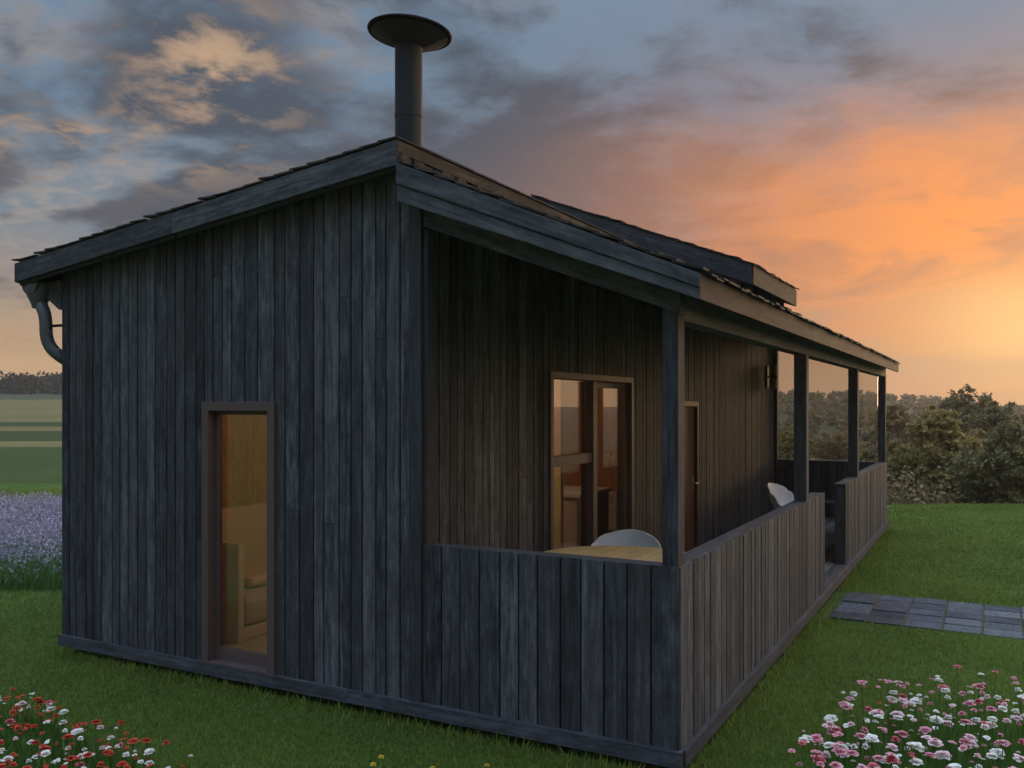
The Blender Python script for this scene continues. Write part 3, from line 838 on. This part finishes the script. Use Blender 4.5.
yp = [(-.68, 4.36), (-.665, 4.45), (-.125, 4.33), (-.36, 4.31)]
pr_ = None
for i, (xc, dd) in enumerate(yp):
    pr_ = flower_proto('yellow', 'double', .016, .12, 90) if pr_ is None else copy_tree(pr_)
    pr_.location = at(xc, dd, G0); pr_.rotation_euler = (0, .1*i, i); tag(pr_, 'small yellow flower growing alone in the lawn before the gable wall', 'flower', 'yellow flowers in the lawn')
# the small buds and blooms beyond those, too many to count
def extra_blooms(poly, n, colours, h0, h1, r0, r1, label):
    for cname, share in colours:
        b = MB()
        for (xc, dd) in pick(poly, int(n*share), .0):
            V, F = blossom_mesh(random.choice(['double', 'single']), random.uniform(r0, r1), random.randrange(10**6))
            p = at(xc, dd, G0+random.uniform(h0, h1)); m = Matrix.Rotation(random.uniform(-.4, .4), 3, 'X') @ Matrix.Rotation(random.uniform(0, 6), 3, 'Z')
            b.add([m @ Vector(v)+p for v in V], F)
            q = Vector((p.x, p.y, G0)); b.add([q, q+Vector((.004, .002, 0)), p], [(0, 1, 2)], mi=1)
        tag(b.build('small_blooms', [PM[cname], M['stem']]), label % cname, 'flowers', kind='stuff')
extra_blooms(polyR, 300, [('white', .45), ('pink', .55)], .16, .36, .009, .019, 'tiny %s buds scattered low through the pink and white bed')
extra_blooms(polyL, 240, [('red', .6), ('white', .4)], .10, .24, .008, .015, 'tiny %s buds scattered low through the red and white bed')
# tall leaves of the beds
def bed_grass(poly, n, h0, h1, name, label):
    pts = np.array(pick(poly, n, 0.0)); xc, dd = pts[:, 0], pts[:, 1]
    X = CAM.x+RGT.x*xc+FWD.x*dd; Y = CAM.y+RGT.y*xc+FWD.y*dd
    v, f = blades(X, Y, rng.uniform(h0, h1, len(X)), .006, np.full(len(X), G0-.005), .35)
    tag(big_mesh(name, v, f, M['stem'], rng.random(len(f))), label, 'grass', kind='stuff')
bed_grass(polyR, 5200, .10, .27, 'flower_bed_leaves', 'tall green leaves and blades filling the pink and white flower bed')
bed_grass(polyL, 4200, .06, .18, 'flower_bed_leaves', 'green leaves and blades filling the red and white flower bed')

# lavender strip beyond the left corner
def lavender():
    n = 95000
    dd = 9.0+6.2*rng.random(n)**.8; a = rng.uniform(-.78, -.30, n); xc = a*dd
    X = CAM.x+RGT.x*xc+FWD.x*dd; Y = CAM.y+RGT.y*xc+FWD.y*dd; z = gz_f(xc, dd)+G0
    k = (X < -W-.5); X, Y, z, dd = X[k], Y[k], z[k], dd[k]; n = len(X)
    v1, f1 = blades(X, Y, rng.uniform(.12, .36, n), .012, z, .5)
    top = rng.uniform(.24, .46, n); k = rng.random(n) < np.clip((dd-8.9)/.9, .08, .88)
    s = .013
    P = np.stack([X, Y, z+top*np.where(dd < 10.4, rng.uniform(.45, 1, n)*np.clip((dd-8.4)/1.3, .4, 1), rng.uniform(.6, 1, n))], 1)[k]; n2 = len(P)
    off = rng.normal(0, s, (n2, 3, 3)); v2 = (P[:, None, :]+off).reshape(-1, 3); f2 = np.arange(3*n2).reshape(-1, 3)
    return v1, f1, v2, f2
v1, f1, v2, f2 = lavender()
M['lavender'] = foliage('lavender_bloom', (.20, .165, .26), (.54, .48, .62), 3, .2, .3)
lv = big_mesh('lavender', v2, f2, M['lavender'], rng.random(len(f2))); tag(lv, 'strip of purple lavender bloom in the meadow beyond the cabin corner', 'lavender', kind='stuff')
lg = big_mesh('lavender_leaves', v1, f1, M['stem'], rng.random(len(f1)), lv); lg['kind'] = 'stuff'

# ------------------------------------------------------------------ trees
def crown(n, lobes, leaf, seed):
    """leaf-sized faces spread through several uneven lobes: lobes = (x, y, z, rx, rz)"""
    r = np.random.default_rng(seed); V = []; Rr = []
    vol = np.array([l[3]**2*l[4] for l in lobes]); cnt = (n*vol/vol.sum()).astype(int)
    for (x, y, z, rx, rz), c in zip(lobes, cnt):
        nt = max(12, c//26)                                  # twigs, each carrying a clump
        u = r.normal(size=(nt, 3)); u /= np.linalg.norm(u, axis=1)[:, None]
        rad = r.random(nt)**.38*(.72+.42*r.random(nt))
        T = u*rad[:, None]*np.array([rx, rx, rz])+np.array([x, y, z])
        idx = r.integers(0, nt, c)
        P = T[idx]+r.normal(0, .11*rx, (c, 3))*np.array([1, 1, .7])
        e1 = r.normal(size=(c, 3)); e1 /= np.linalg.norm(e1, axis=1)[:, None]
        e2 = np.cross(e1, r.normal(size=(c, 3))); e2 /= np.linalg.norm(e2, axis=1)[:, None]
        s = leaf*r.uniform(.6, 1.3, c)[:, None]
        V.append(np.stack([P-e1*s, P+e2*s*.5, P+e1*s, P-e2*s*.5], 1)); Rr.append((r.random(nt)[idx]*.65+r.random(c)*.35))
    V = np.concatenate(V); c = len(V)
    return V.reshape(-1, 3), np.arange(4*c).reshape(c, 4), np.concatenate(Rr)
def lobes_for(h, wd, seed, low=.12):
    r = random.Random(seed); out = []
    for k in range(11):
        t = r.uniform(low, .86); rr = wd*(.30+.22*r.random())*(1-abs(t-.5)*.55)
        a = r.uniform(0, 6.28); q = wd*.62*math.sqrt(r.random())*math.sin(math.pi*min(max(t, .15), .9))
        out.append((q*math.cos(a), q*math.sin(a), h*t, rr, rr*.85))
    out.append((0, 0, h*.5, wd*.5, h*.32)); out.append((r.uniform(-.15, .15)*wd, 0, h*.84, wd*.30, h*.13))
    return out
FM = {'conifer': foliage('far_wood_leaves', (.010, .015, .010), (.03, .04, .022), .5, .1, .1), 'olive': foliage('olive_leaves', (.14, .13, .038), (.36, .29, .10), .5, .1, .3), 'dark': foliage('dark_leaves', (.085, .085, .034), (.23, .20, .085), .5, .1, .25),
      'brown': foliage('russet_leaves', (.15, .115, .055), (.34, .25, .12), .5, .1, .3)}
def tree(xc, dd, h, wd, kind, label, n, seed, leaf=.075, low=.12):
    zz = float(gz_f(xc, dd))+G0
    t = thing('tree', label, 'tree', at(xc, dd, zz-.1), seed, 'trees beyond the lawn')
    L_ = lobes_for(h, wd, seed, low); v, f, r_ = crown(n, L_, leaf, seed)
    big_mesh('crown', v, f, FM[kind], r_, t)
    k = MB(); rs = random.Random(seed)
    k.tube([(0, 0, 0), (.05*wd, 0, h*.25), (0, .04*wd, h*.5), (0, 0, h*.8)], [h*.035, h*.028, h*.018, h*.006], 9)
    for l in L_[:9]:
        k.tube([(0, 0, max(.08*h, l[2]*.55)), (l[0]*.5, l[1]*.5, l[2]*.85), (l[0], l[1], l[2])], [h*.014, h*.009, h*.003], 6)
    k.build('trunk', M['bark'], t, smooth=True)
    return t
def T(px, dd, ytop, wd, kind, label, n, seed, **k):
    xc = (px-512)/889*dd; zt = EYE+(406-ytop)/889*dd
    h = zt-(float(gz_f(xc, dd))+G0)+.1
    return tree(xc, dd, h*1.02, wd, kind, label, n, seed, **k)
T(934, 25, 404, 1.55, 'olive', 'round olive-green tree just right of the far porch corner', 22000, 3)
T(1012, 23, 424, 1.5, 'dark', 'dark broad tree at the right edge, lower than its neighbours', 20000, 5)
T(898, 33, 398, 2.0, 'brown', 'brownish tree partly behind the last porch post', 16000, 8)
T(958, 46, 391, 2.6, 'dark', 'dark tree with the highest crown above the round olive tree', 16000, 12, leaf=.11)
T(1000, 40, 398, 2.2, 'dark', 'dark tree behind the broad low one at the right edge', 16000, 14, leaf=.11)
T(972, 29, 424, 1.5, 'brown', 'brownish bush between the round olive tree and the dark broad tree', 14000, 17)
T(838, 36, 432, 2.2, 'brown', 'low brownish tree seen through the middle of the glass screen', 14000, 21)
T(790, 33, 430, 2.0, 'olive', 'yellow-green tree seen through the glass screen beside the inner wall', 14000, 23)
T(874, 27, 446, 1.5, 'dark', 'small dark bush seen low through the right of the glass screen', 12000, 25)
T(1058, 30, 402, 2.2, 'dark', 'dark tree just beyond the right edge of the view', 14000, 31)
T(1105, 25, 410, 2.0, 'olive', 'olive tree further right of the dark broad tree', 14000, 33)
# undergrowth and far woods: nobody could count the trees
def wood_mass(name, label, d0, d1, a0, a1, hmin, hmax, n, leaf, kind, seed):
    r = np.random.default_rng(seed)
    nt = n//60; dd = r.uniform(d0, d1, nt); aa = r.uniform(a0, a1, nt); xc = aa*dd
    hh = r.uniform(hmin, hmax, nt); X = CAM.x+RGT.x*xc+FWD.x*dd; Y = CAM.y+RGT.y*xc+FWD.y*dd; Z = gz_f(xc, dd)+G0
    idx = r.integers(0, nt, n); u = r.normal(size=(n, 3)); u /= np.linalg.norm(u, axis=1)[:, None]
    q = r.random(n)**.4
    P = np.stack([X, Y, Z+hh*.5], 1)[idx]+u*q[:, None]*np.stack([hh*.55, hh*.55, hh*.5], 1)[idx]
    e1 = r.normal(size=(n, 3)); e1 /= np.linalg.norm(e1, axis=1)[:, None]
    e2 = np.cross(e1, r.normal(size=(n, 3))); e2 /= np.linalg.norm(e2, axis=1)[:, None]
    s = leaf*r.uniform(.6, 1.4, n)[:, None]
    v = np.stack([P-e1*s, P+e2*s*.6, P+e1*s, P-e2*s*.6], 1).reshape(-1, 3)
    tag(big_mesh(name, v, np.arange(4*n).reshape(n, 4), FM[kind], r.random(nt)[idx]), label, 'wood', kind='stuff')
wood_mass('undergrowth', 'dense brown undergrowth below the lawn edge, under the trees', 23, 36, .22, .95, .9, 1.9, 70000, .075, 'brown', 41)
wood_mass('hillside_wood', 'brown wooded hillside on the right horizon', 60, 210, .20, 1.0, .7, 1.9, 70000, .3, 'brown', 43)
wood_mass('far_wood', 'dark band of wood along the left horizon', 150, 185, -1.4, -.24, 2.4, 4.4, 45000, .4, 'conifer', 45)

# ------------------------------------------------------------------ evening haze in the air
hz = MB(); hz.box((-330, -75, -8), (330, 330, 14))
M['haze'], t, b = material('evening_haze'); t.n.remove(b)
pv_ = t.node('ShaderNodeVolumePrincipled'); pv_.inputs['Color'].default_value = (.80, .74, .66, 1); pv_.inputs['Density'].default_value = HAZE; pv_.inputs['Anisotropy'].default_value = .3
t.l.new(pv_.outputs[0], t.n['Material Output'].inputs['Volume'])
tag(hz.build('haze', M['haze']), kind='stuff')
# ------------------------------------------------------------------ sky
SUN_AZ, SUN_EL = R(5), R(4)            # azimuth from +Y towards +X
world = bpy.data.worlds.new('World'); sc.world = world; world.use_nodes = True
t = NT(world.node_tree)
for nd in list(t.n): t.n.remove(nd)
gen = t.node('ShaderNodeTexCoord').outputs['Generated']
dirn = t.vm('NORMALIZE', gen)
f_ = t.vm('DOT_PRODUCT', dirn, tuple(FWD)); r_ = t.vm('DOT_PRODUCT', dirn, tuple(RGT)); z_ = t.vm('DOT_PRODUCT', dirn, (0, 0, 1))
DEG = 180/math.pi
az = t.m('MULTIPLY', t.m('ARCTAN2', r_, f_), DEG); el = t.m('MULTIPLY', t.m('ARCSINE', z_), DEG)
k = t.m('ADD', t.m('MAXIMUM', z_, 0.0), .16)
cx_, cy_ = t.m('DIVIDE', r_, k), t.m('DIVIDE', f_, k)
cp = t.xyz(cx_, t.m('MULTIPLY', cy_, 1.0), 0.0)
n_big = t.noise(cp, .55, 6, .55, .5)
n_mid = t.noise(t.xyz(t.m('ADD', cx_, 7.3), cy_, 2.0), 1.5, 7, .58, .6)
n_fine = t.noise(t.xyz(cx_, cy_, 5.0), 5.5, 8, .62, .3)
# cloud pattern wobble of the colour fields
azw = t.m('MULTIPLY_ADD', t.m('SUBTRACT', n_big, .5), 26.0, az)
elw = t.m('MULTIPLY_ADD', t.m('SUBTRACT', n_mid, .5), 12.0, el)
elh = t.m('MULTIPLY_ADD', t.m('SUBTRACT', n_mid, .5), 4.0, el)
base_c = t.ramp(t.m('DIVIDE', elh, 60.0, clamp=True), [(0, (.70, .42, .21)), (.06, (.56, .36, .21)), (.12, (.33, .28, .25)), (.18, (.205, .25, .30)), (.30, (.165, .245, .345)), (.45, (.19, .28, .40)), (1, (.30, .40, .54))])
# grey cloud: slate bodies with thin cream rims
dens = t.m('ADD', t.m('MULTIPLY', n_big, .55), t.m('ADD', t.m('MULTIPLY', n_mid, .38), t.m('MULTIPLY', n_fine, .16)))
dens = t.m('ADD', dens, t.m('MULTIPLY', t.m('ADD', t.gauss(azw, elw, 4, 13, 13, 6), t.m('MULTIPLY', t.gauss(azw, elw, -22, 19, 10, 5.5), 1.5)), .07))
dens = t.m('SUBTRACT', dens, t.m('MULTIPLY', t.gauss(az, el, 27, 22, 9, 4), .10))
cl = t.m('MULTIPLY', t.sstep(dens, .515, .61), t.sstep(el, 2.5, 8.0))
rim = t.m('MULTIPLY', t.m('MULTIPLY', t.sstep(dens, .47, .53), t.sstep(dens, .60, .54)), t.m('MULTIPLY', t.sstep(el, 5.0, 11.0), t.sstep(n_fine, .40, .62)))
c = t.mix(t.m('MULTIPLY', rim, t.m('MULTIPLY_ADD', t.sstep(az, 8.0, -12.0), .34, .08)), base_c, (.56, .43, .32))
c = t.mix(t.m('MULTIPLY', cl, .95), c, t.mix(t.sstep(el, 5.0, 14.0), (.15, .11, .105), (.072, .088, .118)))
# sunset glow
g0 = t.gauss(azw, elw, 24, 8, 20, 9.5)
g1 = t.gauss(azw, elw, 26, 10, 13, 6.0)
g2 = t.gauss(az, elh, 32, 4.6, 7, 3.0)
c = t.mix(t.m('MULTIPLY', g0, .85), c, (.40, .21, .15))
c = t.mix(t.m('MULTIPLY', g1, 1.0, clamp=True), c, (1.08, .345, .075))
band = t.m('MULTIPLY', t.sstep(n_mid, .50, .66), t.gauss(az, el, 24, 8.5, 16, 6))
c = t.mix(t.m('MULTIPLY', band, .55), c, (.34, .20, .15))
c = t.mix(t.m('MULTIPLY', g2, .95, clamp=True), c, (1.15, .66, .23))
# added warm glow in the unseen sky at right, lights the porch side
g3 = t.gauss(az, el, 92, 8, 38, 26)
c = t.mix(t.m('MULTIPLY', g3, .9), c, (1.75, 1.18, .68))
pf = t.m('MULTIPLY', t.sstep(t.m('ADD', t.m('MULTIPLY', n_fine, .65), t.m('MULTIPLY', n_mid, .4)), .50, .62), t.m('ADD', t.gauss(az, el, -18.5, 20, 5.0, 3.6), t.m('MULTIPLY', t.gauss(az, el, -26, 15, 9, 2.0), .8)), clamp=True)
c = t.mix(t.m('MULTIPLY', pf, .9), c, (.60, .40, .25))
# dome overhead and behind the viewpoint: brightness added to light the lawn
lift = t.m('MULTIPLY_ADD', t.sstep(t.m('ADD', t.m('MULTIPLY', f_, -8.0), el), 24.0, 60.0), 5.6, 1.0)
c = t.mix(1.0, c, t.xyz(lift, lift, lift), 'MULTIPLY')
sky = t.node('ShaderNodeTexSky', sky_type='NISHITA'); sky.sun_disc = False; sky.sun_elevation = SUN_EL; sky.sun_rotation = SUN_AZ
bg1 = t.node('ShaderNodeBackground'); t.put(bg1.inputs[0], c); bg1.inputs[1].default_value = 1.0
bg2 = t.node('ShaderNodeBackground'); t.put(bg2.inputs[0], sky.outputs[0]); bg2.inputs[1].default_value = .05
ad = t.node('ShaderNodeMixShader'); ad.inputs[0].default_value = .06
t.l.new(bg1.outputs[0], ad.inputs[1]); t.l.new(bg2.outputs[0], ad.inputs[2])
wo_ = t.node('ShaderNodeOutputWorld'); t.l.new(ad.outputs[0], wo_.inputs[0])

sl = bpy.data.lights.new('sun', 'SUN'); sl.energy = 1.6; sl.angle = R(10); sl.color = (1, .62, .34)
so = bpy.data.objects.new('sun', sl); col.objects.link(so)
sd = Vector((math.sin(SUN_AZ)*math.cos(SUN_EL), math.cos(SUN_AZ)*math.cos(SUN_EL), math.sin(SUN_EL)))
so.rotation_euler = sd.to_track_quat('Z', 'Y').to_euler()

# ------------------------------------------------------------------ camera, view
cd = bpy.data.cameras.new('camera'); cam = bpy.data.objects.new('camera', cd); col.objects.link(cam)
cam.location = CAM; cam.rotation_euler = (R(90), 0, YAW)
cd.sensor_width = 36; cd.lens = 889/1024*36; cd.shift_y = 22/1024
cd.clip_start = .05; cd.clip_end = 5000
sc.camera = cam
sc.view_settings.view_transform = 'Standard'; sc.view_settings.look = 'None'; sc.view_settings.gamma = 1; sc.view_settings.exposure = 0
sc.render.engine = 'CYCLES'
sc.cycles.max_bounces = 6; sc.cycles.diffuse_bounces = 3; sc.cycles.glossy_bounces = 3; sc.cycles.volume_bounces = 0; sc.cycles.transparent_max_bounces = 10
